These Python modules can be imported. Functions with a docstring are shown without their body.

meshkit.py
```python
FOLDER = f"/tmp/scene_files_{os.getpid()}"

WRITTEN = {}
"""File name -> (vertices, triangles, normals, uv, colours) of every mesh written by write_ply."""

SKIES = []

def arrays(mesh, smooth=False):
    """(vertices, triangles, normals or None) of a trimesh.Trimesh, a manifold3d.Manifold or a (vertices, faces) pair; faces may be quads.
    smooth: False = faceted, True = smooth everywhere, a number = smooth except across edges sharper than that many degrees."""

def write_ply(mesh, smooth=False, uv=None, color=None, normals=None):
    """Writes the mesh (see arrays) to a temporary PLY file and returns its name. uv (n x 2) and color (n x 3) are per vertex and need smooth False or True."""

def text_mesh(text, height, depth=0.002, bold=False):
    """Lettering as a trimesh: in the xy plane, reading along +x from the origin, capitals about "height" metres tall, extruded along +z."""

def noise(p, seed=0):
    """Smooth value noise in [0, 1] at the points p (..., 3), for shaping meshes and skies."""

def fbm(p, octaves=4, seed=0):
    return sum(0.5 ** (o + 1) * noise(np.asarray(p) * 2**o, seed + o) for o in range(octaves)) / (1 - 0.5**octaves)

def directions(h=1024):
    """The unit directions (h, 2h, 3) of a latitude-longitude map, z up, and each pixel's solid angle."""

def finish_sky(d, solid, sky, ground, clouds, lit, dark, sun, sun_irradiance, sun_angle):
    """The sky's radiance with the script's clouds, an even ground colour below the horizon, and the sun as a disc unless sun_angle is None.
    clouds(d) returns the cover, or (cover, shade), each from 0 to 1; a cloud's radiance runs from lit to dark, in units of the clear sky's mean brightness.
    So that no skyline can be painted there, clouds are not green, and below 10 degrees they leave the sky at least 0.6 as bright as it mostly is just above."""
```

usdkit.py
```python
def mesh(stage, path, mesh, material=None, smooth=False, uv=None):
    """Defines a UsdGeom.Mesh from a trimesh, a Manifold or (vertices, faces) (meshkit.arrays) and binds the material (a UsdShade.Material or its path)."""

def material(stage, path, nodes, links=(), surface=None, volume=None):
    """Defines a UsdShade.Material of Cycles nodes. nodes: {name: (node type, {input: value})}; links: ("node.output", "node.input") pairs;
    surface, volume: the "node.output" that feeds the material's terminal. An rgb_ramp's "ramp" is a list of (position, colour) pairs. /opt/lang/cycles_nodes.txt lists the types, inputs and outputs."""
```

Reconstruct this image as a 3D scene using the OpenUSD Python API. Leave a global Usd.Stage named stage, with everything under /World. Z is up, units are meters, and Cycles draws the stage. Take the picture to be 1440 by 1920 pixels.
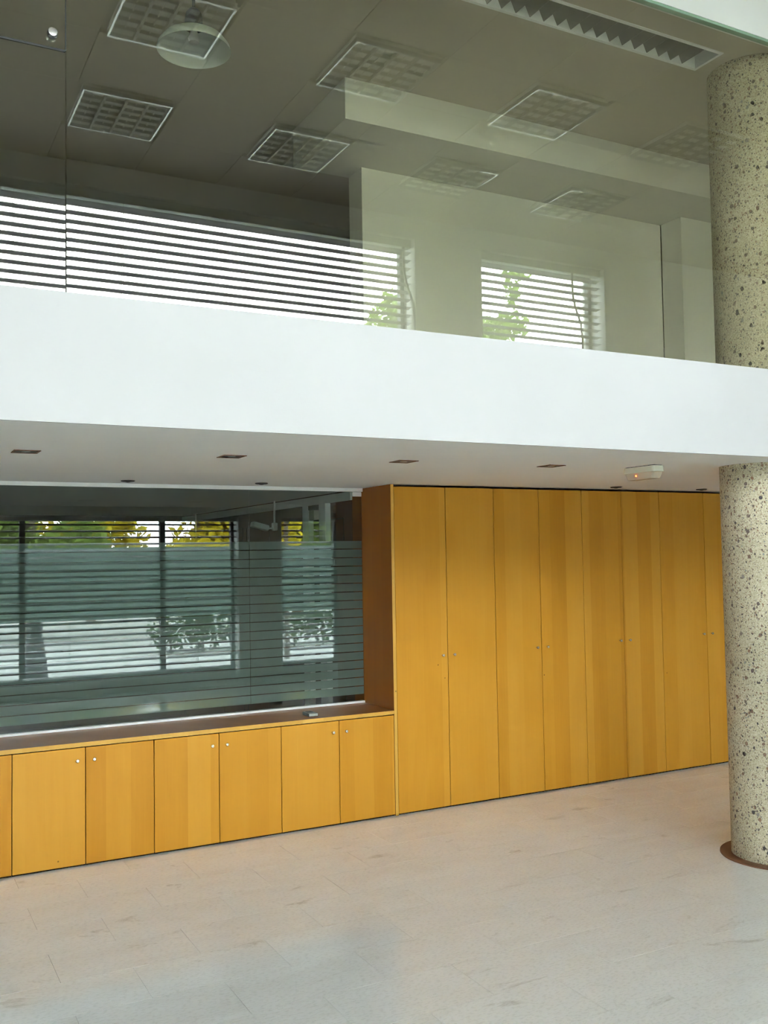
import math, random
import numpy as np, trimesh, manifold3d as m3
import usdkit
from pxr import Usd, UsdGeom, UsdLux, UsdShade, Gf, Sdf

stage = Usd.Stage.CreateInMemory()
UsdGeom.SetStageUpAxis(stage, UsdGeom.Tokens.z)
UsdGeom.SetStageMetersPerUnit(stage, 1.0)
UsdGeom.Xform.Define(stage, '/World')
UsdGeom.Scope.Define(stage, '/World/Looks')
rng = random.Random(7)
nrg = np.random.default_rng(7)

# ------------------------------------------------------------ camera, sky, exposure
YAW, PITCH, ROLL, FPX = 0.48756, 0.04564, -0.01632, 1803.437
EYE = (-3.14956, -5.79534, 1.7573)
def cam_axes():
    cy, sy, cp, sp = math.cos(YAW), math.sin(YAW), math.cos(PITCH), math.sin(PITCH)
    f = np.array([sy*cp, cy*cp, sp]); r = np.array([cy, -sy, 0.0]); u = np.cross(r, f)
    cr, sr = math.cos(ROLL), math.sin(ROLL)
    return cr*r + sr*u, -sr*r + cr*u, f
R_, U_, F_ = cam_axes()
cam = UsdGeom.Camera.Define(stage, '/World/camera')
cam.CreateHorizontalApertureAttr(36.0)
cam.CreateVerticalApertureAttr(48.0)
cam.CreateFocalLengthAttr(36.0*FPX/1440.0)
cam.CreateClippingRangeAttr(Gf.Vec2f(0.05, 500.0))
cam.CreateExposureAttr(0.65)
M4 = Gf.Matrix4d(*[float(v) for v in (*R_, 0, *U_, 0, *(-F_), 0, *EYE, 1)])
cam.AddTransformOp().Set(M4)
sky = UsdLux.DomeLight.Define(stage, '/World/sky')          # even overcast sky
sky.CreateColorAttr(Gf.Vec3f(0.90, 0.97, 1.05))
sky.CreateIntensityAttr(7.0)

# ------------------------------------------------------------ helpers
used = {}
def numbered(parent, name):
    k = (parent, name); n = used.get(k, 0); used[k] = n + 1
    return name if n == 0 else f'{name}_{n:03d}'
def tag(p, label=None, cat=None, group=None, kind=None):
    for k, v in (('label', label), ('category', cat), ('group', group), ('kind', kind)):
        if v: p.SetCustomDataByKey(k, v)
    return p
def pth(parent): return '/World' if parent is None else str(parent.GetPath())
def obj(name, mesh, mat, parent=None, smooth=False, label=None, cat=None, group=None, kind=None):
    b = pth(parent)
    p = usdkit.mesh(stage, f'{b}/{numbered(b, name)}', mesh, MAT[mat], smooth=smooth).GetPrim()
    return tag(p, label, cat, group, kind)
def thing(name, label, cat, loc=(0, 0, 0), group=None, kind=None, rotz=0.0):
    x = UsdGeom.Xform.Define(stage, '/World/' + numbered('/World', name))
    x.AddTranslateOp().Set(Gf.Vec3d(*loc))
    if rotz: x.AddRotateZOp().Set(rotz)
    return tag(x.GetPrim(), label, cat, group, kind)
def struct(name, mesh, mat, label, cat, **k):
    return obj(name, mesh, mat, None, label=label, cat=cat, kind='structure', **k)
def copy(root, loc, label, group=None):
    was = root.GetCustomData()
    r = thing(root.GetName().rstrip('0123456789').rstrip('_'), label, was['category'], loc, group or was.get('group'))
    r.GetReferences().AddInternalReference(root.GetPath()); r.SetInstanceable(True)
    return r
def bx(x0, x1, y0, y1, z0, z1, ch=0.0):
    if ch <= 0:
        m = trimesh.creation.box((x1-x0, y1-y0, z1-z0)); m.apply_translation(((x0+x1)/2, (y0+y1)/2, (z0+z1)/2)); return m
    pts = []
    for sx in (0, 1):
        for sy in (0, 1):
            for sz in (0, 1):
                X, Y, Z = (x0, x1)[sx], (y0, y1)[sy], (z0, z1)[sz]
                dx, dy, dz = ch*(1-2*sx), ch*(1-2*sy), ch*(1-2*sz)
                pts += [(X, Y+dy, Z+dz), (X+dx, Y, Z+dz), (X+dx, Y+dy, Z)]
    return trimesh.convex.convex_hull(np.array(pts))
def cat_(ms): return trimesh.util.concatenate(ms)
def cyl(r, z0, z1, c=(0, 0), n=32, r2=None):
    return m3.Manifold.cylinder(z1-z0, r, r if r2 is None else r2, n).translate((c[0], c[1], z0))
def to_tm(m):
    q = m.to_mesh(); return trimesh.Trimesh(q.vert_properties[:, :3], q.tri_verts, process=False)
def mbox(x0, x1, y0, y1, z0, z1):
    return m3.Manifold.cube((x1-x0, y1-y0, z1-z0)).translate((x0, y0, z0))
def tube(pts, r, n=8):
    pts = np.array(pts, float); out = []
    for a, b in zip(pts[:-1], pts[1:]):
        out.append(trimesh.creation.cylinder(r, segment=[a, b], sections=n))
    for p in pts[1:-1]:
        s = trimesh.creation.icosphere(1, r); s.apply_translation(p); out.append(s)
    return cat_(out)
def lathe(prof, n=32):
    return trimesh.creation.revolve(np.array(prof, float), sections=n)
def rot(m, ang, axis, point):
    m.apply_transform(trimesh.transformations.rotation_matrix(ang, axis, point)); return m

# ------------------------------------------------------------ materials
MAT = {}
def mk(name, nodes, links, surface): MAT[name] = usdkit.material(stage, '/World/Looks/' + name, nodes, links, surface=surface)
def plain(name, col, rough=0.5, metallic=0.0, spec=0.5, noise=0.0, scale=6.0, bump=0.0, bscale=80.0, **extra):
    n = {'p': ('principled_bsdf', dict(base_color=col, roughness=rough, metallic=metallic, specular_ior_level=spec, **extra))}
    l = []
    if noise or bump: n['g'] = ('geometry', {})
    if noise:
        n['n'] = ('noise_texture', dict(scale=scale, detail=4.0)); l.append(('g.position', 'n.vector'))
        n['r'] = ('rgb_ramp', dict(ramp=[(0.3, tuple(c*(1-noise) for c in col)), (0.7, tuple(min(1, c*(1+noise)) for c in col))]))
        l += [('n.fac', 'r.fac'), ('r.color', 'p.base_color')]
    if bump:
        n['bn'] = ('noise_texture', dict(scale=bscale, detail=3.0)); l.append(('g.position', 'bn.vector'))
        n['b'] = ('bump', dict(strength=bump, distance=0.002)); l += [('bn.fac', 'b.height'), ('b.normal', 'p.normal')]
    mk(name, n, l, 'p.BSDF')

plain('greyed_plaster', (0.455, 0.45, 0.437), 0.75, spec=0.25, noise=0.015, scale=2.5, bump=0.12, bscale=60)  # greyer copy of the plaster: strong light on the band offset in its colour
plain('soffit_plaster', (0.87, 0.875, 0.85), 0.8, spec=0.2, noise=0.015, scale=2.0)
plain('ceiling_board', (0.47, 0.43, 0.35), 0.85, spec=0.2, noise=0.03, scale=40)
plain('ceiling_grid', (0.40, 0.37, 0.31), 0.6)
plain('room_wall', (0.78, 0.76, 0.66), 0.8, spec=0.2)
plain('room_ceiling', (0.60, 0.545, 0.42), 0.85, spec=0.2)
plain('dark_wall', (0.10, 0.08, 0.06), 0.8, spec=0.2)
plain('dark_floor', (0.05, 0.04, 0.03), 0.9, spec=0.1, noise=0.1, scale=30)
plain('grout', (0.68, 0.66, 0.62), 0.6)
plain('chrome', (0.80, 0.80, 0.80), 0.22, metallic=1.0)
plain('steel', (0.62, 0.63, 0.63), 0.35, metallic=1.0)
plain('louvre_metal', (0.80, 0.82, 0.80), 0.25, metallic=1.0)
plain('reflector', (0.92, 0.94, 0.90), 0.35, spec=0.6)
plain('blade_dark', (0.32, 0.31, 0.27), 0.4, metallic=0.5)
plain('white_paint', (0.90, 0.90, 0.88), 0.4)
plain('white_profile', (0.84, 0.84, 0.82), 0.35)
plain('green_edge', (0.30, 0.45, 0.33), 0.2)
plain('cream_plastic', (0.78, 0.75, 0.60), 0.35)
plain('tube_glass', (0.88, 0.88, 0.84), 0.3)
plain('dark_metal', (0.07, 0.065, 0.06), 0.45)
plain('brown_metal', (0.16, 0.07, 0.035), 0.5, spec=0.3)
plain('slat_grey', (0.09, 0.08, 0.10), 0.45)
plain('frame_dark', (0.07, 0.07, 0.08), 0.5)
plain('rail_grey', (0.60, 0.64, 0.60), 0.45)
plain('gap_shade', (0.025, 0.014, 0.006), 0.8, spec=0.1)  # carcass colour with the shade of the door gaps painted in
plain('grey_plastic', (0.16, 0.18, 0.165), 0.4)
plain('pale_plastic', (0.42, 0.45, 0.40), 0.4)
plain('paving', (0.30, 0.31, 0.30), 0.9, spec=0.05, noise=0.1, scale=3)
plain('bark', (0.09, 0.07, 0.055), 0.9, noise=0.3, scale=20)
plain('bollard_dark', (0.04, 0.045, 0.05), 0.6)
plain('black', (0.02, 0.02, 0.02), 0.5)
mk('lamp_bowl', {'d': ('principled_bsdf', dict(base_color=(0.90, 0.95, 0.90), roughness=0.3)), 't': ('translucent_bsdf', dict(color=(0.9, 0.95, 0.9))), 'm': ('mix_closure', dict(fac=0.25))},
   [('d.BSDF', 'm.closure1'), ('t.BSDF', 'm.closure2')], 'm.closure')
plain('cabinet_body', (0.35, 0.21, 0.06), 0.5)
mk('led_red', {'e': ('emission', dict(color=(1.0, 0.12, 0.02), strength=9.0))}, [], 'e.emission')
mk('lamp_cover', {'p': ('principled_bsdf', dict(base_color=(0.86, 0.80, 0.66), roughness=0.25, transmission_weight=0.55, ior=1.2))}, [], 'p.BSDF')

def leaf_mat(name, c1, c2):
    mk(name, {'g': ('geometry', {}), 'r': ('rgb_ramp', dict(ramp=[(0, c1), (1, c2)])), 'd': ('diffuse_bsdf', {}), 't': ('translucent_bsdf', {}), 'm': ('mix_closure', dict(fac=0.4))},
       [('g.random_per_island', 'r.fac'), ('r.color', 'd.color'), ('r.color', 't.color'), ('d.BSDF', 'm.closure1'), ('t.BSDF', 'm.closure2')], 'm.closure')
leaf_mat('leaf_green', (0.17, 0.24, 0.06), (0.42, 0.48, 0.17))
leaf_mat('leaf_dark', (0.03, 0.06, 0.02), (0.08, 0.13, 0.04))
leaf_mat('leaf_yellow', (0.48, 0.40, 0.03), (0.80, 0.70, 0.10))

def wood(name, light, mid, dark, rough=0.38, strip=7.0, spec=0.4):
    n = {'g': ('geometry', {}), 'o': ('object_info', {}), 's': ('separate_xyz', {}),
         'xy': ('math', dict(math_type='add')), 'off': ('math', dict(math_type='multiply', value2=37.0)),
         'x1': ('math', dict(math_type='multiply_add', value2=strip)), 'fl': ('math', dict(math_type='floor')),
         'wn': ('white_noise_texture', dict(dimensions='1D')),
         'cv': ('combine_xyz', {}), 'gx': ('math', dict(math_type='multiply', value2=55.0)), 'gz': ('math', dict(math_type='multiply', value2=2.2)),
         'gn': ('noise_texture', dict(scale=1.0, detail=5.0, distortion=0.6)),
         'cl': ('combine_xyz', {}), 'lx': ('math', dict(math_type='multiply', value2=5.0)), 'lz': ('math', dict(math_type='multiply', value2=1.1)),
         'ln': ('noise_texture', dict(scale=1.0, detail=3.0, distortion=1.0)),
         'a1': ('math', dict(math_type='multiply', value2=0.50)), 'a2': ('math', dict(math_type='multiply_add', value2=0.25)), 'a3': ('math', dict(math_type='multiply_add', value2=0.55)),
         'a4': ('math', dict(math_type='subtract', value2=0.15)),
         'r': ('rgb_ramp', dict(ramp=[(0.0, light), (0.5, mid), (1.0, dark)])),
         'vor': ('voronoi_texture', dict(scale=4.3)), 'kn': ('map_range', dict(from_min=0.012, from_max=0.03, to_min=0.35, to_max=1.0, clamp=True)),
         'kc': ('mix', dict(mix_type='multiply', fac=1.0)), 'kv': ('combine_xyz', {}),
         'p': ('principled_bsdf', dict(roughness=rough, specular_ior_level=spec))}
    l = [('g.position', 's.vector'), ('s.x', 'xy.value1'), ('s.y', 'xy.value2'), ('o.random', 'off.value1'),
         ('xy.value', 'x1.value1'), ('off.value', 'x1.value3'), ('x1.value', 'fl.value1'), ('fl.value', 'wn.w'),
         ('xy.value', 'gx.value1'), ('s.z', 'gz.value1'), ('gx.value', 'cv.x'), ('off.value', 'cv.y'), ('gz.value', 'cv.z'), ('cv.vector', 'gn.vector'),
         ('xy.value', 'lx.value1'), ('s.z', 'lz.value1'), ('lx.value', 'cl.x'), ('off.value', 'cl.y'), ('lz.value', 'cl.z'), ('cl.vector', 'ln.vector'),
         ('wn.value', 'a1.value1'), ('gn.fac', 'a2.value1'), ('a1.value', 'a2.value3'), ('ln.fac', 'a3.value1'), ('a2.value', 'a3.value3'), ('a3.value', 'a4.value1'), ('a4.value', 'r.fac'),
         ('g.position', 'vor.vector'), ('vor.distance', 'kn.value'), ('kn.result', 'kv.x'), ('kn.result', 'kv.y'), ('kn.result', 'kv.z'),
         ('r.color', 'kc.color1'), ('kv.vector', 'kc.color2'), ('kc.color', 'p.base_color')]
    mk(name, n, l, 'p.BSDF')
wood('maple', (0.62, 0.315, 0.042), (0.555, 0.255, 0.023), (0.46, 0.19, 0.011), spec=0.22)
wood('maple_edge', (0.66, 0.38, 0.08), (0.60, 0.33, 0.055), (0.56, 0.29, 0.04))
wood('maple_shade', (0.34, 0.115, 0.010), (0.29, 0.092, 0.007), (0.24, 0.072, 0.005), spec=0.2)  # same maple, with the shade on the end panel put into its colour
wood('counter_wood', (0.29, 0.125, 0.038), (0.25, 0.10, 0.028), (0.20, 0.075, 0.02), rough=0.33, spec=0.28)
wood('dark_wood', (0.10, 0.036, 0.012), (0.08, 0.028, 0.009), (0.06, 0.02, 0.006), rough=0.5, strip=2.0)

# marble tiles: each tile takes its own cut of the stone
mk('marble', {'g': ('geometry', {}), 'o': ('object_info', {}), 'sc': ('math', dict(math_type='multiply', value2=61.0)), 'cb': ('combine_xyz', {}),
    'ad': ('vector_math', dict(math_type='add')), 'mp': ('mapping', dict(scale=(1.0, 2.4, 1.0), rotation=(0, 0, 0.12))),
    'n1': ('noise_texture', dict(scale=2.2, detail=6.0, roughness=0.62, distortion=0.7)),
    'r1': ('rgb_ramp', dict(ramp=[(0.28, (0.82, 0.80, 0.765)), (0.50, (0.86, 0.85, 0.825)), (0.75, (0.885, 0.88, 0.86))])),
    'n2': ('noise_texture', dict(scale=2.6, detail=7.0, roughness=0.72, distortion=0.5)),
    'r2': ('rgb_ramp', dict(ramp=[(0.60, (0, 0, 0)), (0.72, (0.62, 0.62, 0.62))])),
    'mx': ('mix', dict(color2=(0.43, 0.385, 0.32))),
    'n3': ('noise_texture', dict(scale=45.0, detail=3.0)), 'r3': ('rgb_ramp', dict(ramp=[(0.36, (0.9, 0.9, 0.89)), (0.5, (1, 1, 1))])),
    'mm': ('mix', dict(mix_type='multiply', fac=1.0)),
    'rr': ('map_range', dict(from_min=0.3, from_max=0.7, to_min=0.07, to_max=0.15)),
    'p': ('principled_bsdf', dict(specular_ior_level=0.5, roughness=0.2))},
   [('o.random', 'sc.value1'), ('sc.value', 'cb.x'), ('sc.value', 'cb.y'), ('g.position', 'mp.vector'), ('mp.vector', 'ad.vector1'), ('cb.vector', 'ad.vector2'),
    ('ad.vector', 'n1.vector'), ('n1.fac', 'r1.fac'), ('ad.vector', 'n2.vector'), ('n2.fac', 'r2.fac'), ('r1.color', 'mx.color1'), ('r2.color', 'mx.fac'),
    ('ad.vector', 'n3.vector'), ('n3.fac', 'r3.fac'), ('mx.color', 'mm.color1'), ('r3.color', 'mm.color2'), ('mm.color', 'p.base_color'), ('n1.fac', 'rr.value'), ('rr.result', 'p.roughness')], 'p.BSDF')

# exposed aggregate concrete
def agg(name):
    n = {'g': ('geometry', {}), 'mp': ('mapping', dict(scale=(1.0, 1.0, 0.8))),
         'dn': ('noise_texture', dict(scale=55.0, detail=1.0)), 'dm': ('mix', dict(mix_type='mix', fac=0.012)), 
         'b': ('noise_texture', dict(scale=120.0, detail=4.0, roughness=0.7)), 'rb': ('rgb_ramp', dict(ramp=[(0.32, (0.33, 0.27, 0.17)), (0.5, (0.52, 0.46, 0.32)), (0.66, (0.65, 0.60, 0.46))])),
         'big': ('noise_texture', dict(scale=2.5, detail=2.0)), 'rbig': ('rgb_ramp', dict(ramp=[(0.35, (0.86, 0.86, 0.83)), (0.65, (1, 1, 1))])), 'mb': ('mix', dict(mix_type='multiply', fac=1.0)),
         'p': ('principled_bsdf', dict(roughness=0.75, specular_ior_level=0.25)), 'bp': ('bump', dict(strength=0.5, distance=0.004)), 'hs': ('math', dict(math_type='subtract'))}
    l = [('g.position', 'mp.vector'), ('mp.vector', 'dn.vector'), ('mp.vector', 'dm.color1'), ('dn.color', 'dm.color2'), ('g.position', 'b.vector'), ('b.fac', 'rb.fac'),
         ('g.position', 'big.vector'), ('big.fac', 'rbig.fac'), ('rb.color', 'mb.color1'), ('rbig.color', 'mb.color2')]
    prev = 'mb.color'; hprev = None
    for i, (sc, th, rad) in enumerate(((34.0, 0.70, 0.33), (66.0, 0.60, 0.36), (120.0, 0.60, 0.38))):
        a = f'v{i}'
        n[a] = ('voronoi_texture', dict(scale=sc, randomness=1.0))
        n[a+'w'] = ('white_noise_texture', dict(dimensions='3D'))
        n[a+'t'] = ('math', dict(math_type='greater_than', value2=th))
        n[a+'d'] = ('map_range', dict(from_min=rad*0.8, from_max=rad, to_min=1.0, to_max=0.0, clamp=True))
        n[a+'m'] = ('math', dict(math_type='multiply'))
        n[a+'c'] = ('rgb_ramp', dict(ramp=[(th, (0.07, 0.06, 0.06)), (th+0.4*(1-th), (0.16, 0.12, 0.10)), (th+0.7*(1-th), (0.26, 0.15, 0.09)), (1.0, (0.24, 0.25, 0.23))]))
        n[a+'x'] = ('mix', dict(mix_type='mix'))
        l += [('dm.color', a+'.vector'), (a+'.position', a+'w.vector'), (a+'w.value', a+'t.value1'), (a+'.distance', a+'d.value'), (a+'t.value', a+'m.value1'), (a+'d.result', a+'m.value2'),
              (a+'w.value', a+'c.fac'), (prev, a+'x.color1'), (a+'c.color', a+'x.color2'), (a+'m.value', a+'x.fac')]
        prev = a+'x.color'
    l += [(prev, 'p.base_color'), ('b.fac', 'hs.value1'), ('v0m.value', 'hs.value2'), ('hs.value', 'bp.height'), ('bp.normal', 'p.normal')]
    mk(name, n, l, 'p.BSDF')
agg('aggregate')

def glass(name, r0, tint):
    # see-through pane: Schlick reflection worked from the angle, the same from either side
    mk(name, {'g': ('geometry', {}), 'dot': ('vector_math', dict(math_type='dot_product')), 'ab': ('math', dict(math_type='absolute')),
        'om': ('math', dict(math_type='subtract', value1=1.0, use_clamp=True)), 'pw': ('math', dict(math_type='power', value2=5.0)),
        'ma': ('math', dict(math_type='multiply_add', value2=1.0-r0, value3=r0)),
        't': ('transparent_bsdf', dict(color=tint)), 'gl': ('glossy_bsdf', dict(color=(0.97, 1.0, 0.97), roughness=0.0)), 'm': ('mix_closure', {})},
       [('g.normal', 'dot.vector1'), ('g.incoming', 'dot.vector2'), ('dot.value', 'ab.value1'), ('ab.value', 'om.value2'), ('om.value', 'pw.value1'), ('pw.value', 'ma.value1'),
        ('ma.value', 'm.fac'), ('t.BSDF', 'm.closure1'), ('gl.BSDF', 'm.closure2')], 'm.closure')
glass('upper_glass', 0.082, (0.955, 0.955, 0.91))
glass('lower_glass', 0.055, (0.86, 0.90, 0.88))
glass('window_glass', 0.03, (0.96, 0.97, 0.96))
mk('frost', {'t': ('transparent_bsdf', dict(color=(0.85, 0.9, 0.88))), 'd': ('diffuse_bsdf', dict(color=(0.33, 0.39, 0.36))), 'tl': ('translucent_bsdf', dict(color=(0.33, 0.39, 0.36))),
             'm1': ('mix_closure', dict(fac=0.5)), 'm2': ('mix_closure', dict(fac=0.80))},
   [('d.BSDF', 'm1.closure1'), ('tl.BSDF', 'm1.closure2'), ('t.BSDF', 'm2.closure1'), ('m1.closure', 'm2.closure2')], 'm2.closure')

mk('frost_band', {'t': ('transparent_bsdf', dict(color=(0.8, 0.85, 0.83))), 'd': ('diffuse_bsdf', dict(color=(0.40, 0.48, 0.45))), 'tl': ('translucent_bsdf', dict(color=(0.40, 0.48, 0.45))),
             'm1': ('mix_closure', dict(fac=0.6)), 'm2': ('mix_closure', dict(fac=0.93))},
   [('d.BSDF', 'm1.closure1'), ('tl.BSDF', 'm1.closure2'), ('t.BSDF', 'm2.closure1'), ('m1.closure', 'm2.closure2')], 'm2.closure')

# ------------------------------------------------------------ main dimensions
H = 2.25            # soffit height
YB = -2.256         # face of the white band and upper glass
YG = 0.444          # lower glazing
ZB = 2.721          # top of the white band
ZC = 4.85           # hall ceiling
ZG = 4.536          # top of the upper glass
XL, XR = -7.0, 7.0
YW0, YW1 = -6.60, -6.25   # window wall (outer, inner face)
COL = (1.459, -1.865); CR = 0.245

# ------------------------------------------------------------ setting: floor
floor = thing('floor', 'pale cream marble tile floor of the hall', 'floor', kind='structure')
obj('screed', bx(XL, XR, YW1, 5.0, -0.20, -0.0035), 'grout', floor)
TW, TH, J = 0.60, 0.33, 0.0007
near, rest = [], []
def tile_mesh(x0, x1, y0, y1):
    return bx(x0+J, x1-J, y0+J, y1-J, -0.0034, 0.0, 0.0)
row = 0; y = -0.21 + TH*1
rows = []
ytop = 0.0
yy = -1.20
while yy < 0.3: yy += TH
k0 = 0
while yy > YW1:
    r = round((yy + 1.20)/TH)
    off = -2.45 if r % 2 == 0 else -1.55 - 0.6*2
    off = -2.45 + (0.0 if r % 2 == 0 else 0.30)
    x = off - 8*TW
    y0, y1 = max(yy-TH, YW1+0.001), min(yy, -0.02)
    if y1 - y0 > 0.01:
        while x < XR:
            x0, x1 = max(x, XL+0.002), min(x+TW, XR-0.002)
            if x1 - x0 > 0.02:
                vis = y0 > -3.6 and -3.4 < x1 and x0 < 3.6 and not (math.hypot((x0+x1)/2-COL[0], (y0+y1)/2-COL[1]) < 0.0)
                (near if vis else rest).append((x0, x1, y0, y1))
            x += TW
    yy -= TH
for t in near: obj('tile', tile_mesh(*t), 'marble', floor)
obj('tile_field', cat_([tile_mesh(*t) for t in rest]), 'marble', floor, kind='stuff')
obj('room_floor', bx(XL, 0.0, 0.46, 5.0, -0.0034, -0.0002), 'dark_floor', floor)

# ------------------------------------------------------------ setting: slab with white band, header, ceilings
slab = mbox(XL, XR, YB, 5.0, H+0.012, 2.62) + mbox(XL, XR, YB, YB+0.012, H, 2.62) + mbox(XL, XR, YB, YB+0.105, 2.6, ZB)
slab = slab - cyl(CR+0.002, H-0.1, 2.8, COL, 96)
struct('balcony_slab', to_tm(slab), 'greyed_plaster', 'white plastered slab edge running across the picture as a broad band, standing on the soffit', 'wall')
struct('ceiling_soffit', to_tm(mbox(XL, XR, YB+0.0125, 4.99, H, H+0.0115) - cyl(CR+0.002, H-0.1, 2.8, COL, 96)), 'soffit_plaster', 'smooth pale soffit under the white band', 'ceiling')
upfloor = mbox(XL, -0.6, YB+0.11, 4.98, 2.621, 2.63) - cyl(CR+0.004, 2.5, 2.8, COL, 64)
struct('floor_upper', to_tm(upfloor), 'dark_floor', 'unseen upper room floor, made dark to keep bounced light off the ceiling', 'floor')  # unseen floor, darkened so the left ceiling gets little bounced light
struct('floor_landing', to_tm(mbox(-0.599, XR, YB+0.11, 4.98, 2.621, 2.63) - cyl(CR+0.004, 2.5, 2.8, COL, 64)), 'marble', 'unseen pale floor added on the right of the upper room to bounce light', 'floor')  # added pale floor, out of view, bounces daylight up to the ceiling

struct('wall_header', bx(XL, XR, YB, YB+0.06, ZG+0.012, ZC), 'soffit_plaster', 'white wall strip above the upper glass at the top right', 'wall')
struct('trim_1', bx(XL, XR, YB+0.001, YB+0.03, ZG-0.004, ZG+0.011), 'green_edge', 'thin green top rail of the upper glass', 'trim')

TX0, TX1, TY0, TY1 = -1.29, 1.11, -1.965, -1.77
strip = mbox(XL, XR, YB+0.061, -1.70, 4.60, ZC) - mbox(TX0, TX1, TY0, TY1, 4.5, 4.74)
struct('ceiling_bulkhead', to_tm(strip), 'room_ceiling', 'dropped ceiling strip just behind the upper glass holding the louvred light', 'ceiling')
struct('ceiling_room', bx(XL, XR, -1.699, 5.0, 4.72, ZC), 'room_ceiling', 'ceiling of the upper room behind the glass', 'ceiling')

hall_c = thing('ceiling', 'gridded tile ceiling of the hall, reflected in the upper glass', 'ceiling', kind='structure')
obj('ceiling_deck', bx(XL, XR, YW1, YB, ZC+0.03, ZC+0.25), 'ceiling_grid', hall_c)
obj('roof_deck', bx(XL, XR, YB, 5.0, ZC+0.001, ZC+0.25), 'ceiling_grid', hall_c)
FS = 0.591
MX, MY = 1.335, 1.31
fx0 = [-1.97 + MX*i for i in range(4)]
yrow = [2*YB - 0.495 - FS, 2*YB + 0.81 - FS]       # reflected rows turned back into the hall
tx, ty = MX/2, MY/2
gx0 = fx0[0] - (tx-FS)/2; gy0 = yrow[0] - (ty-FS)/2
lights_xy = [(x, y) for y in yrow for x in fx0]
for i in range(-8, 14):
    for j in range(-2, 7):
        x0, y0 = gx0 + i*tx, gy0 + j*ty
        x1, y1 = x0+tx, y0+ty
        x0, x1 = max(x0, XL), min(x1, XR); y0, y1 = max(y0, YW1), min(y1, YB-0.002)
        if x1-x0 < 0.03 or y1-y0 < 0.03: continue
        if any(x0 < lx+FS/2 < x1 and y0 < ly+FS/2 < y1 for lx, ly in lights_xy): continue
        obj('ceiling_tile', bx(x0+0.003, x1-0.003, y0+0.003, y1-0.003, ZC, ZC+0.029, 0.002), 'ceiling_board', hall_c)

# end walls, back walls
struct('wall_left', bx(XL-0.2, XL, YW0, 5.0, -0.2, ZC+0.25), 'greyed_plaster', 'white end wall at the far left of the hall', 'wall')
struct('wall_right', bx(XR, XR+0.2, YW0, 5.0, -0.2, ZC+0.25), 'greyed_plaster', 'white end wall at the far right of the hall', 'wall')
struct('wall_back', bx(XL, XR, 5.0, 5.2, -0.2, ZC+0.25), 'dark_wall', 'dark rear wall of the rooms behind the glass', 'wall')
struct('wall_lower', bx(3.46, XR, 0.0, 0.2, 0.0, H), 'greyed_plaster', 'white wall continuing past the last tall cabinet', 'wall')

# window wall with openings
UP = [(-4.6, 1.214), (1.944, 3.451), (6.2, 6.9)]  # unseen outer ends of both window rows sized to steer the daylight
LO = [(-6.4, 1.386), (2.035, 3.0), (6.4, 6.9)]
UZ, LZ = (2.95, 4.66), (0.18, 2.33)
ww = mbox(XL, XR, YW0, YW1, -0.2, ZC+0.25)
for a, b in UP: ww = ww - mbox(a, b, YW0-0.1, YW1+0.1, *UZ)
for a, b in LO: ww = ww - mbox(a, b, YW0-0.1, YW1+0.1, *LZ)
struct('wall_front', to_tm(ww), 'soffit_plaster', 'window wall of the hall seen only as a reflection in the glass', 'wall')

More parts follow.
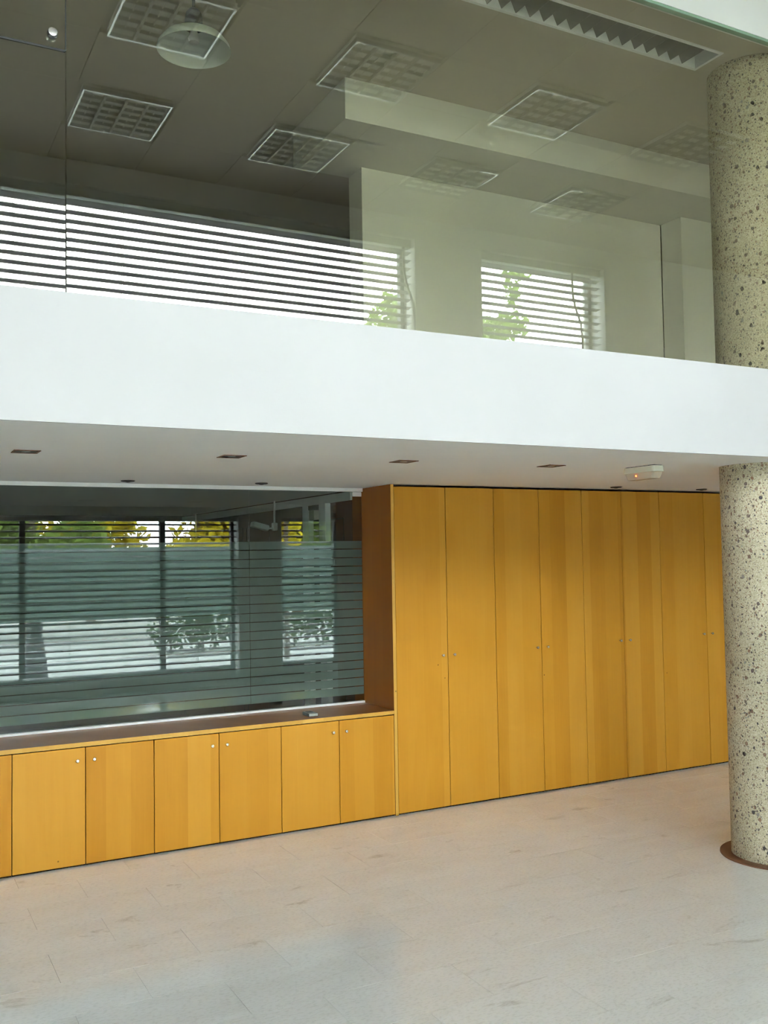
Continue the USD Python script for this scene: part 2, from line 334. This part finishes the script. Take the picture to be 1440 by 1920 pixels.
# upper room: beam, wall and pilaster
struct('wall_room', bx(-0.178, 2.59, 0.06, 0.26, 2.632, 4.457), 'room_wall', 'pale wall inside the upper room behind the glass', 'wall')
struct('wall_pilaster', bx(2.59, 6.9, -0.17, 0.05, 2.632, 4.456), 'room_wall', 'pale projecting wall beside the column in the upper room', 'wall')
struct('trim_2', bx(-0.60, 6.9, -0.563, 0.27, 4.4575, 4.719), 'room_wall', 'pale boxed beam under the upper room ceiling', 'beam')

# ------------------------------------------------------------ upper glazing
w1 = thing('window_1', 'large frameless upper glass screen above the white band', 'window', kind='structure')
GT = 0.005
XS = -2.548
obj('pane', bx(XS+0.002, 3.9, YB+0.002, YB+0.002+GT, ZB+0.001, ZG-0.005), 'upper_glass', w1)
ZJ = 3.607
lp = bx(-4.6, XS-0.002, YB+0.002, YB+0.002+GT, ZB+0.001, ZJ-0.004); rot(lp, -0.0014, (1, 0, 0), (0, YB+0.006, 3.16))
obj('pane', lp, 'upper_glass', w1)
obj('pane', bx(-4.6, XS-0.002, YB+0.002, YB+0.002+GT, ZJ+0.004, ZG-0.005), 'upper_glass', w1)
obj('gasket', cat_([bx(-4.6, XS-0.002, YB+0.003, YB+0.009, ZJ-0.0038, ZJ+0.0038), bx(XS-0.0018, XS+0.0018, YB+0.003, YB+0.009, ZJ, ZG-0.005)]), 'black', w1, label='dark seal between the glass panes')
fit = lathe([(0, 0), (0.015, 0), (0.0185, 0.004), (0.0185, 0.016), (0.015, 0.022), (0.0, 0.024)], 24)
rot(fit, math.pi/2, (1, 0, 0), (0, 0, 0)); fit.apply_translation((-2.596, YB+0.0018, 3.657))
obj('glass_fitting', fit, 'chrome', w1, smooth=40, label='round chrome glass fitting')

# ------------------------------------------------------------ lower glazing with striped film
w2 = thing('window_2', 'lower glass screen above the low cabinets with horizontal frosted film strips', 'window', kind='structure')
XJ = -0.885
panes = [(-4.6, XJ-0.0015), (XJ+0.0015, -0.026)]
for a, b in panes: obj('pane', bx(a, b, YG, YG+GT, 0.722, H-0.026), 'lower_glass', w2)
ps = 0.0615
for a, b in panes:
    z = 1.869
    while z - ps > 0.72:
        obj('film_strip', bx(a, b, YG+GT+0.001, YG+GT+0.0025, z-ps+0.0065, z), 'frost', w2)
        z -= ps
obj('head_channel', bx(-4.6, -0.026, YG-0.025, YG+0.03, H-0.026, H-0.001), 'white_profile', w2)
obj('sill_channel', bx(-4.6, -0.026, YG-0.012, YG+0.03, 0.708, 0.7215), 'white_profile', w2)
obj('corner_clamp', bx(-0.10, -0.03, YG-0.012, YG-0.001, H-0.060, H-0.028, 0.002), 'white_paint', w2, label='small white clamp at the top right corner of the glass')

# ------------------------------------------------------------ facade windows and blinds
n = 3
def facade(ranges, zz, mull, where):
    global n
    out = []
    for i, (a, b) in enumerate(ranges):
        w = thing(f'window_{n}', f'{where} facade window {["wide one left of the pillar", "narrow one right of the pillar", "one at the far right"][i]}, reflected in the glass', 'window', kind='structure'); n += 1
        fw = 0.045
        fr = mbox(a+0.001, b-0.001, -6.52, -6.46, zz[0]+0.001, zz[1]-0.001) - mbox(a+fw, b-fw, -7, -6, zz[0]+fw, zz[1]-fw)
        obj('window_frame', to_tm(fr), 'frame_dark', w)
        obj('pane', bx(a+fw, b-fw, -6.492, -6.486, zz[0]+fw, zz[1]-fw), 'window_glass', w)
        for m in mull:
            if a+0.2 < m < b-0.2: obj('mullion', bx(m-0.035, m+0.035, -6.53, -6.45, zz[0]+fw, zz[1]-fw), 'frame_dark', w)
        if where == 'lower': obj('frosted_band', bx(a+fw+0.001, b-fw-0.001, -6.482, -6.479, 0.97, 1.93), 'frost_band', w, label='frosted band across the middle of the window')
        out.append(w)
    return out
facade(UP, UZ, [], 'upper')
facade(LO, LZ, [0.36, -1.465, -3.29, -5.11], 'lower')

def blind(a, b, z0, z1, pitch, tilt, label, cords, crank=None, width=0.078, rail=0.075):
    t = thing('venetian_blind', label, 'blind', ((a+b)/2, -6.33, z1), 'venetian blinds of the facade')
    L = (b-a)/2 - 0.012
    obj('head_rail', bx(-L, L, -0.035, 0.035, -rail, -0.002, 0.004), 'rail_grey', t)
    z = -rail - 0.045
    while z1 + z > z0 + 0.03:
        prof = [(-width/2, -0.004), (0, 0.002), (width/2, -0.004), (width/2, -0.0028), (0, 0.0035), (-width/2, -0.0028)]
        v = []
        for X in (-L, L):
            for (yy_, zz_) in prof:
                c, s = math.cos(tilt), math.sin(tilt)
                v.append((X, yy_*c - zz_*s, z + yy_*s + zz_*c))
        f = []
        for q in range(6): f.append((q, (q+1) % 6, 6+(q+1) % 6, 6+q))
        tri = [(x_[0], x_[1], x_[2]) for x_ in f] + [(x_[0], x_[2], x_[3]) for x_ in f]
        for o_ in (0, 6):
            for (p0, p1, p2, p3) in ((0, 1, 4, 5), (1, 2, 3, 4)):
                tri += [(o_+p0, o_+p1, o_+p2), (o_+p0, o_+p2, o_+p3)]
        m = trimesh.Trimesh(np.array(v), np.array(tri), process=False); m.fix_normals()
        obj('slat', m, 'slat_grey', t)
        z -= pitch
    zb = z0 - z1
    obj('bottom_rail', bx(-L, L, -0.02, 0.02, zb+0.002, zb+0.02), 'slat_grey', t)
    for c in cords:
        x = c - (a+b)/2
        if abs(x) < L: obj('ladder_cord', cat_([tube([(x, s*(width/2+0.004), -rail), (x, s*(width/2+0.004), zb+0.02)], 0.0022, 6) for s in (-1, 1)]), 'frame_dark', t)
    if crank:
        x = crank - (a+b)/2
        obj('crank_rod', tube([(x, 0.06, -rail-0.01), (x+0.002, 0.06, -0.30), (x+0.03, 0.06, -0.42), (x+0.10, 0.06, -0.60), (x+0.115, 0.06, -0.75), (x+0.115, 0.06, -1.2)], 0.012, 8), 'frame_dark', t)
    return t
cords_u = [-5.6, -4.78, -3.95, -3.1, -2.24, -1.424, -0.576, 0.29, 1.13]
blind(UP[0][0], UP[0][1], UZ[0], UZ[1], 0.0725, 0.10, 'wide slatted blind of the upper window left of the pillar, reflected in the upper glass', cords_u, 1.10)
blind(UP[1][0], UP[1][1], UZ[0], UZ[1], 0.0725, 0.10, 'slatted blind of the upper window right of the pillar, reflected in the upper glass', [2.1, 2.72, 3.3], 3.05)
blind(UP[2][0], UP[2][1], UZ[0], UZ[1], 0.0725, 0.10, 'slatted blind of the far right upper window beyond the column', [6.3, 6.8])
blind(LO[0][0], LO[0][1], LZ[0], LZ[1], 0.086, -0.34, 'wide slatted blind of the lower window, reflected in the lower glass', [-5.6, -4.78, -3.95, -3.1, -2.24, -0.9, -0.18, 0.8], rail=0.05)
blind(LO[1][0], LO[1][1], LZ[0], LZ[1], 0.086, -0.34, 'narrow slatted blind of the lower window by the pillar, reflected in the lower glass', [2.1, 2.9], rail=0.05)
blind(LO[2][0], LO[2][1], LZ[0], LZ[1], 0.086, 0.0, 'slatted blind of the far right lower window beyond the column', [6.5, 6.8], rail=0.05)

# ------------------------------------------------------------ column
colm = thing('concrete_column', 'round exposed-aggregate concrete column at the right edge', 'column', (COL[0], COL[1], 0))
pr = [(0, 0.004), (CR, 0.004)] + [(CR, z) for z in np.linspace(0.05, 4.55, 30)] + [(CR, 4.599), (0, 4.599)]
obj('shaft', lathe(pr, 96), 'aggregate', colm, smooth=40)
obj('base_ring', to_tm(cyl(0.308, 0.0005, 0.008, (0, 0), 64) - cyl(CR+0.001, -1, 1, (0, 0), 64)), 'brown_metal', colm, label='flat brown ring around the foot of the column')

# ------------------------------------------------------------ cabinets
def knob(parent, x, z, y=0.0):
    m = lathe([(0, 0), (0.0045, 0), (0.0045, 0.010), (0.0095, 0.014), (0.0105, 0.019), (0.008, 0.024), (0.0, 0.0255)], 20)
    rot(m, math.pi/2, (1, 0, 0), (0, 0, 0)); m.apply_translation((x, y, z))
    return obj('knob', m, 'chrome', parent, smooth=50)
G = 0.0022
xs = [0.0, 0.413, 0.823, 1.229, 1.636, 2.029, 2.428, 2.916, 3.405]
tall_lab = ['tall two-door maple cabinet at the corner beside the glass', 'tall two-door maple cabinet, second from the glass', 'tall two-door maple cabinet, third from the glass',
            'tall two-door maple cabinet half hidden behind the concrete column']
for u in range(4):
    a, m_, b = xs[2*u], xs[2*u+1], xs[2*u+2]
    t = thing('tall_cabinet', tall_lab[u], 'cabinet', (a, 0, 0), 'tall cabinets')
    body = mbox(0.001, b-a-0.001, 0.021, 0.60, 0.0005, H-0.016)
    obj('body', to_tm(body), 'gap_shade', t, label='carcass coloured near black for the shade in the gaps')
    for k, (p, q) in enumerate(((a, m_), (m_, b))):
        bot = 0.012 if not (u == 0) else 0.012
        d = obj('door', bx(p-a+G, q-a-G, 0.0, 0.019, bot, H-0.016, 0.0012), 'maple', t)
        knob(d, (q-a-0.047) if k == 0 else (p-a+0.047), 1.058+0.006*u)
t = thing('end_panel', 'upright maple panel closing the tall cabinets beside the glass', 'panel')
obj('board', bx(-0.0235, -0.0008, 0.0015, 0.60, 0.002, H-0.002), 'maple_shade', t)
obj('front_edging', bx(-0.0235, -0.0008, 0.0, 0.0015, 0.002, H-0.002), 'maple_edge', t, label='pale front edge strip')

ls = [-4.08, -3.67, -3.27, -2.865, -2.46, -2.06, -1.661, -1.257, -0.846, -0.437, -0.0245]
low_lab = {1: 'low two-door maple cabinet cut off by the left edge of the picture', 2: 'low two-door maple cabinet, third from the tall cabinets', 3: 'low two-door maple cabinet, second from the tall cabinets', 4: 'low two-door maple cabinet right beside the tall cabinets'}
for u in range(1, 5):
    a, m_, b = ls[2*u], ls[2*u+1], ls[2*u+2]
    t = thing('low_cabinet', low_lab[u], 'cabinet', (a, 0, 0), 'low cabinets under the glass')
    obj('body', bx(0.001, b-a-0.001, 0.021, YG, 0.0005, 0.681), 'gap_shade', t, label='carcass coloured near black for the shade in the gaps')
    for k, (p, q) in enumerate(((a, m_), (m_, b))):
        d = obj('door', bx(p-a+G, q-a-G, 0.0, 0.019, 0.012, 0.677, 0.0012), 'maple', t)
        knob(d, (q-a-0.047) if k == 0 else (p-a+0.047), 0.607)
t = thing('countertop', 'long brown countertop on the low cabinets under the glass', 'countertop')
obj('worktop', bx(-3.27, -0.0245, 0.0015, YG+0.03, 0.6825, 0.7075), 'counter_wood', t)
obj('front_edging', bx(-3.27, -0.0245, 0.0, 0.0015, 0.6825, 0.7075), 'maple_edge', t, label='pale front edge strip')

# ------------------------------------------------------------ small grey box on the counter
t = thing('handset', 'small flat grey box lying on the brown countertop', 'box', (-0.585, 0.135, 0.708))
obj('case', bx(-0.032, 0.032, -0.055, 0.055, 0.0, 0.021, 0.003), 'grey_plastic', t)
obj('end_cap', bx(-0.030, 0.030, -0.0575, -0.0551, 0.003, 0.018), 'pale_plastic', t, label='paler front face')
obj('display', bx(-0.020, 0.020, -0.010, 0.040, 0.0211, 0.0222), 'black', t)

# ------------------------------------------------------------ soffit lights
sq = [(-2.555, -1.27), (-1.628, -1.365), (-0.705, -1.415), (0.222, -1.46)]
place = ['at the left edge of the picture', 'second from the left', 'third from the left', 'beside the emergency light']
for (x, y), w in zip(sq, place):
    t = thing('square_downlight', f'square downlight set in the white soffit, {w}', 'ceiling light', (x, y, H), 'square downlights')
    fr = mbox(-0.056, 0.056, -0.060, 0.060, -0.0035, -0.0003) - mbox(-0.046, 0.046, -0.050, 0.050, -1, 1)
    obj('frame', to_tm(fr), 'brown_metal', t)
    obj('reflector', bx(-0.046, 0.046, -0.050, 0.050, -0.0016, -0.0004), 'dark_metal', t)  # flat dark plate painted as the shade inside the recess
    obj('lamp', lathe([(0, -0.0028), (0.02, -0.0028), (0.02, -0.0017), (0, -0.0017)], 20), 'steel', t)
rd = [(-1.766, 0.19), (-0.903, 0.155), (1.797, -0.215), (2.69, -0.205)]
place = ['above the glass on the left', 'above the glass on the right', 'by the third tall cabinet', 'by the column']
for (x, y), w in zip(rd, place):
    t = thing('round_downlight', f'small round dark eyeball light in the soffit {w}', 'ceiling light', (x, y, H), 'round eyeball lights')
    obj('trim_ring', lathe([(0.026, -0.0005), (0.042, -0.0005), (0.042, -0.006), (0.036, -0.009), (0.026, -0.008)], 28), 'dark_metal', t, smooth=40)
    obj('eyeball', lathe([(0.0, -0.014), (0.014, -0.012), (0.025, -0.005), (0.0255, -0.0008), (0.0, -0.0008)], 24), 'dark_metal', t, smooth=40)
# emergency light
t = thing('emergency_light', 'cream emergency light with a red indicator fixed to the soffit', 'emergency light', (0.778, -1.60, H))
def rounded(w, l, z0, z1, r, top=1.0, n=8):
    pts = []
    for sx, sy in ((1, 1), (-1, 1), (-1, -1), (1, -1)):
        for a in np.linspace(0, math.pi/2, n):
            ang = {(1, 1): 0, (-1, 1): math.pi/2, (-1, -1): math.pi, (1, -1): 1.5*math.pi}[(sx, sy)] + a
            px, py = sx*(w-r) + r*math.cos(ang), sy*(l-r) + r*math.sin(ang)
            pts += [(px, py, z1), (px*top, py*top, z0)]
    return trimesh.convex.convex_hull(np.array(pts))
obj('base_plate', rounded(0.037, 0.116, -0.004, -0.0005, 0.012), 'dark_metal', t)
obj('housing', rounded(0.042, 0.122, -0.038, -0.0042, 0.016, 1.03), 'cream_plastic', t, smooth=30)
obj('diffuser', rounded(0.040, 0.120, -0.076, -0.0385, 0.016, 0.86), 'lamp_cover', t, smooth=30, label='clear tapered diffuser')
led = trimesh.creation.icosphere(2, 0.0045); led.apply_translation((-0.0405, 0.02, -0.055))
obj('indicator', led, 'led_red', t, label='tiny red indicator lamp')

# ------------------------------------------------------------ louvred strip light in the bulkhead
t = thing('louvred_strip_light', 'long louvred strip light in the ceiling behind the upper glass', 'ceiling light', ((TX0+TX1)/2, (TY0+TY1)/2, 4.60))
hl, hw = (TX1-TX0)/2, (TY1-TY0)/2
fr = mbox(-hl-0.012, hl+0.012, -hw-0.012, hw+0.012, -0.006, -0.0005) - mbox(-hl+0.006, hl-0.006, -hw+0.006, hw-0.006, -1, 1)
obj('frame', to_tm(fr), 'white_paint', t)
e_ = 0.002
hs = mbox(-hl+e_, hl-e_, -hw+e_, hw-e_, 0.0, 0.135) - mbox(-hl+0.006, hl-0.006, -hw+0.006, hw-0.006, -1, 0.13)
obj('reflector', to_tm(hs), 'reflector', t)
obj('tube', tube([(-hl+0.05, 0, 0.105), (hl-0.05, 0, 0.105)], 0.013, 12), 'tube_glass', t)
nb = 26; st = 2*(hl-0.01)/nb
for i in range(nb+1):
    x = -hl + 0.012 + i*st*0.995
    ht, hb = 0.040, 0.002
    if i in (0, nb): continue
    v = [(x-hb, -hw+0.007, 0.001), (x+hb, -hw+0.007, 0.001), (x+ht, -hw+0.007, 0.08), (x-ht, -hw+0.007, 0.08),
         (x-hb, hw-0.007, 0.001), (x+hb, hw-0.007, 0.001), (x+ht, hw-0.007, 0.08), (x-ht, hw-0.007, 0.08)]
    obj('blade', trimesh.convex.convex_hull(np.array(v)), 'blade_dark', t)

# ------------------------------------------------------------ recessed square lights of the hall (reflected)
def square_light(loc, label):
    t = thing('square_ceiling_light', label, 'ceiling light', loc, 'square louvred ceiling lights')
    S = FS
    fr = mbox(-0.004, S+0.004, -0.004, S+0.004, -0.004, 0.004) - mbox(0.012, S-0.012, 0.012, S-0.012, -1, 1)
    obj('frame', to_tm(fr), 'white_paint', t)
    hs = mbox(0.008, S-0.008, 0.008, S-0.008, 0.0045, 0.028)
    hs = hs - mbox(0.012, S-0.012, 0.012, S-0.012, -1, 0.026)
    obj('housing', to_tm(hs), 'reflector', t)
    w = (S-0.024)/4
    for i in range(4):
        x = 0.012 + w*(i+0.5)
        pan = trimesh.util.concatenate([bx(x-w/2+0.009, x+w/2-0.009, 0.013, S-0.013, -0.008, -0.005)])
        obj('cell_reflector', pan, 'reflector', t)
        obj('tube', tube([(x, 0.03, -0.0135), (x, S-0.03, -0.0135)], 0.005, 8), 'tube_glass', t)
    for i in range(1, 4):
        x = 0.012 + w*i
        obj('side_reflector', bx(x-0.007, x+0.007, 0.012, S-0.012, -0.032, 0.004), 'blade_dark', t)
    h = (S-0.024)/6
    for j in range(1, 6):
        y = 0.012 + h*j
        for i in range(4):
            x0 = 0.012 + w*i + 0.0075; x1 = 0.012 + w*(i+1) - 0.0075
            v = [(x0, y-0.002, -0.030), (x1, y-0.002, -0.030), (x0, y+0.002, -0.030), (x1, y+0.002, -0.030), (x0, y-0.006, -0.0085), (x1, y-0.006, -0.0085), (x0, y+0.006, -0.0085), (x1, y+0.006, -0.0085)]
            obj('blade', trimesh.convex.convex_hull(np.array(v)), 'blade_dark', t)
    for (a, b, c, d) in ((0.0, 0.0118, 0.0, S), (S-0.0118, S, 0.0, S), (0.012, S-0.012, 0.0, 0.0118), (0.012, S-0.012, S-0.0118, S)):
        obj('rim', bx(a, b, c, d, -0.033, -0.0042), 'louvre_metal', t)
    return t
LL = ['square louvred ceiling light reflected at far left under the pendant lamp', 'square louvred ceiling light reflected just above the middle of the long blind',
      'square louvred ceiling light reflected across the top edge of the pale upper room wall', 'square louvred ceiling light reflected above the narrow right-hand window',
      'square louvred ceiling light reflected behind the pendant lamp at the top edge', 'square louvred ceiling light reflected at the left end of the pale beam',
      'square louvred ceiling light reflected along the pale beam near the middle right', 'square louvred ceiling light reflected across the edge of the concrete column']
proto = None
for k, (x, y) in enumerate(lights_xy):
    if proto is None: proto = square_light((x, y, ZC+0.001), LL[k])
    else: copy(proto, (x, y, ZC+0.001), LL[k])

# ------------------------------------------------------------ pendant lamp in the upper room
t = thing('pendant_lamp', 'pale bowl pendant lamp hanging in the upper room at top left', 'pendant lamp', (-1.734, -1.15, 4.335))
obj('shade', lathe([(0.186, 0.0), (0.180, 0.022), (0.150, 0.060), (0.095, 0.092), (0.045, 0.115), (0.045, 0.113), (0.093, 0.0895), (0.147, 0.058), (0.176, 0.021), (0.182, 0.001)], 40), 'lamp_bowl', t, smooth=50)
obj('lamp_holder', lathe([(0, 0.112), (0.044, 0.112), (0.046, 0.15), (0.040, 0.19), (0.02, 0.215), (0.0, 0.22)], 24), 'dark_metal', t, smooth=40)
obj('stem', tube([(0, 0, 0.21), (0, 0, 0.384)], 0.008, 10), 'dark_metal', t)
obj('bulb', lathe([(0, 0.03), (0.025, 0.04), (0.03, 0.06), (0.02, 0.09), (0.012, 0.111), (0, 0.111)], 20), 'tube_glass', t, smooth=50)

# ------------------------------------------------------------ lower room behind the glass
struct('wall_side', bx(-0.022, 0.0, 0.602, 5.0, 0.0, H-0.001), 'dark_wood', 'dark wood panelled side wall of the lower room behind the glass', 'wall')
struct('trim_3', bx(-0.040, -0.0225, 0.602, 5.0, H-0.075, H-0.012), 'white_paint', 'pale cornice along the top of the dark wood side wall', 'trim')
for k, (y0, y1) in enumerate(((0.75, 1.35), (2.3, 2.9), (3.0, 3.6))):
    fr = mbox(-0.0245, -0.0223, y0, y1, 0.05, 2.05) - mbox(-1, 1, y0+0.008, y1-0.008, 0.058, 2.042)
    obj('panel_groove', to_tm(fr), 'black', stage.GetPrimAtPath('/World/wall_side'))
t = thing('white_post_pair', 'pair of white upright posts in the lower room, right side behind the glass', 'posts', (-0.023, 1.0, 0))
for y in (0.005, 0.33):
    obj('post', bx(-0.065, -0.02, y-0.06, y+0.06, 0.0, H-0.080), 'white_paint', t)
obj('cross_rail', bx(-0.065, -0.02, 0.0655, 0.2695, H-0.12, H-0.085), 'frame_dark', t)
obj('wall_box', bx(-0.065, -0.02, 0.16, 0.26, H-0.20, H-0.122, 0.004), 'cream_plastic', t)
t = thing('ceiling_arm_camera', 'white ceiling-hung camera on a rod in the lower room behind the glass', 'camera', (-0.09, 2.0, H))
obj('rod', tube([(0, 0, -0.001), (0, 0, -0.20)], 0.009, 10), 'white_paint', t)
obj('joint', bx(-0.022, 0.022, -0.022, 0.022, -0.26, -0.19, 0.006), 'white_paint', t)
obj('arm', tube([(0, 0, -0.235), (-0.12, 0, -0.245)], 0.008, 10), 'white_paint', t)
hd = bx(-0.21, -0.06, -0.04, 0.04, -0.25, -0.20, 0.008); rot(hd, 0.25, (0, 1, 0), (-0.12, 0, -0.22)); obj('camera_head', hd, 'white_paint', t)
t = thing('ceiling_rod', 'thin white rod hanging from the ceiling deep in the lower room', 'rod', (-0.062, 4.4, H))
obj('rod', tube([(0, 0, -0.001), (0, 0, -0.24)], 0.008, 8), 'white_paint', t)
obj('rod_end', tube([(0, 0, -0.24), (0, 0, -0.27)], 0.013, 8), 'white_paint', t)

# ------------------------------------------------------------ outside (seen as reflections)
struct('pavement', bx(-60, 60, -90, YW0-0.001, -0.25, -0.02), 'paving', 'grey pavement and street outside the hall windows', 'ground')
def leaves(c, r, count, size, seed):
    g = np.random.default_rng(seed)
    d = g.normal(size=(count, 3)); d /= np.linalg.norm(d, axis=1, keepdims=True)
    p = np.array(c) + d*(g.random((count, 1))**0.45)*np.array(r)
    a = g.normal(size=(count, 3)); a /= np.linalg.norm(a, axis=1, keepdims=True)
    b = np.cross(a, g.normal(size=(count, 3))); b /= np.linalg.norm(b, axis=1, keepdims=True)
    s = size*(0.6+0.8*g.random((count, 1)))
    v = np.stack([p-a*s, p-b*s*0.45, p+a*s, p+b*s*0.45], 1).reshape(-1, 3)
    i = np.arange(count)[:, None]*4
    f = np.concatenate([i+[0, 1, 2], i+[0, 2, 3]])
    return trimesh.Trimesh(v, f, process=False)
def tree(label, x, y, h, blobs, mat, size=0.12, trunk=0.08, seed=1, name='tree', group=None):
    t = thing(name, label, 'tree', (x, y, -0.02), group)
    obj('trunk', to_tm(cyl(trunk, 0.0, h, (0, 0), 12, trunk*0.4)), 'bark', t, smooth=40)
    for (c, r, _) in blobs[:4]:
        obj('branch', tube([(0, 0, h*0.55), (c[0]*0.6, c[1]*0.6, (h*0.55+c[2])/2+0.1), c], trunk*0.25, 6), 'bark', t)
    obj('foliage', cat_([leaves(c, r, k, size, seed*100+i) for i, (c, r, k) in enumerate(blobs)]), mat, t, kind='stuff')
    return t
# young tree before the upper windows, on either side of the pillar
tree('young leafy tree outside the upper windows, reflected beside the pillar', 3.3, -9.2, 4.6,
     [((-0.75, 0, 4.72), (0.35, 0.3, 0.25), 330), ((-0.72, 0, 4.98), (0.16, 0.15, 0.14), 70), ((-0.40, 0, 4.62), (0.3, 0.3, 0.25), 300), ((0.75, 0, 4.72), (0.35, 0.3, 0.22), 330), ((1.1, 0, 4.85), (0.24, 0.2, 0.20), 150),
      ((1.12, 0, 5.25), (0.12, 0.1, 0.22), 70), ((1.2, 0, 5.55), (0.22, 0.12, 0.10), 70), ((0.1, 0, 4.45), (1.0, 0.5, 0.4), 700)], 'leaf_green', 0.06, 0.05, 3)
# row of trees along the street
row_t = [(-9.5, -18, 'leaf_green'), (-5.5, -16.5, 'leaf_green'), (-3.6, -22, 'leaf_green'), (-0.07, -16.0, 'leaf_green'), (2.3, -21.5, 'leaf_yellow'), (3.9, -16.2, 'leaf_yellow'), (8.0, -20.0, 'leaf_green'), (13.0, -16.2, 'leaf_green'), (14.5, -22, 'leaf_green')]
where = ['first', 'second', 'third', 'fourth', 'fifth', 'sixth', 'seventh', 'eighth', 'ninth']
for i, (x, y, m) in enumerate(row_t):
    hue = {'leaf_green': 'green', 'leaf_dark': 'dark green', 'leaf_yellow': 'yellow-green'}[m]
    sp = 0.72 if i < 5 else 1.3
    bl = [((rng.uniform(-1.2, 1.2), rng.uniform(-0.8, 0.8), rng.uniform(1.3, 5.4)), (sp*1.15, 0.95, 0.95), int(480*sp)) for _ in range(13)]
    tree(f'{hue} street tree, {where[i]} from the left of the row reflected in the lower glass', x, y, 5.2, bl, m, 0.15, 0.14, 10+i, name='street_tree', group='street trees')
t = thing('hedge', 'low dark hedge outside the lower windows, reflected in the lower glass', 'hedge', (4.2, -11.3, -0.02))
obj('foliage', cat_([leaves((x, 0, 0.45), (0.5, 0.35, 0.42), 260, 0.07, 300+i) for i, x in enumerate(np.linspace(-2.4, 4.5, 12))]), 'leaf_dark', t, kind='stuff')
obj('stems', cat_([tube([(x, 0, 0), (x, 0, 0.5)], 0.02, 6) for x in np.linspace(-2.4, 4.5, 12)]), 'bark', t)
t = thing('bollard', 'dark tapered bollard outside the lower window, reflected at the left of the lower glass', 'bollard', (-1.12, -7.85, -0.02))
obj('shaft', lathe([(0, 0), (0.19, 0), (0.19, 0.08), (0.17, 0.32), (0.10, 0.80), (0.0, 0.80)], 24), 'bollard_dark', t, smooth=40)
obj('cap', lathe([(0, 0.801), (0.115, 0.801), (0.115, 0.86), (0.10, 0.97), (0.06, 1.0), (0, 1.0)], 24), 'bollard_dark', t, smooth=40)
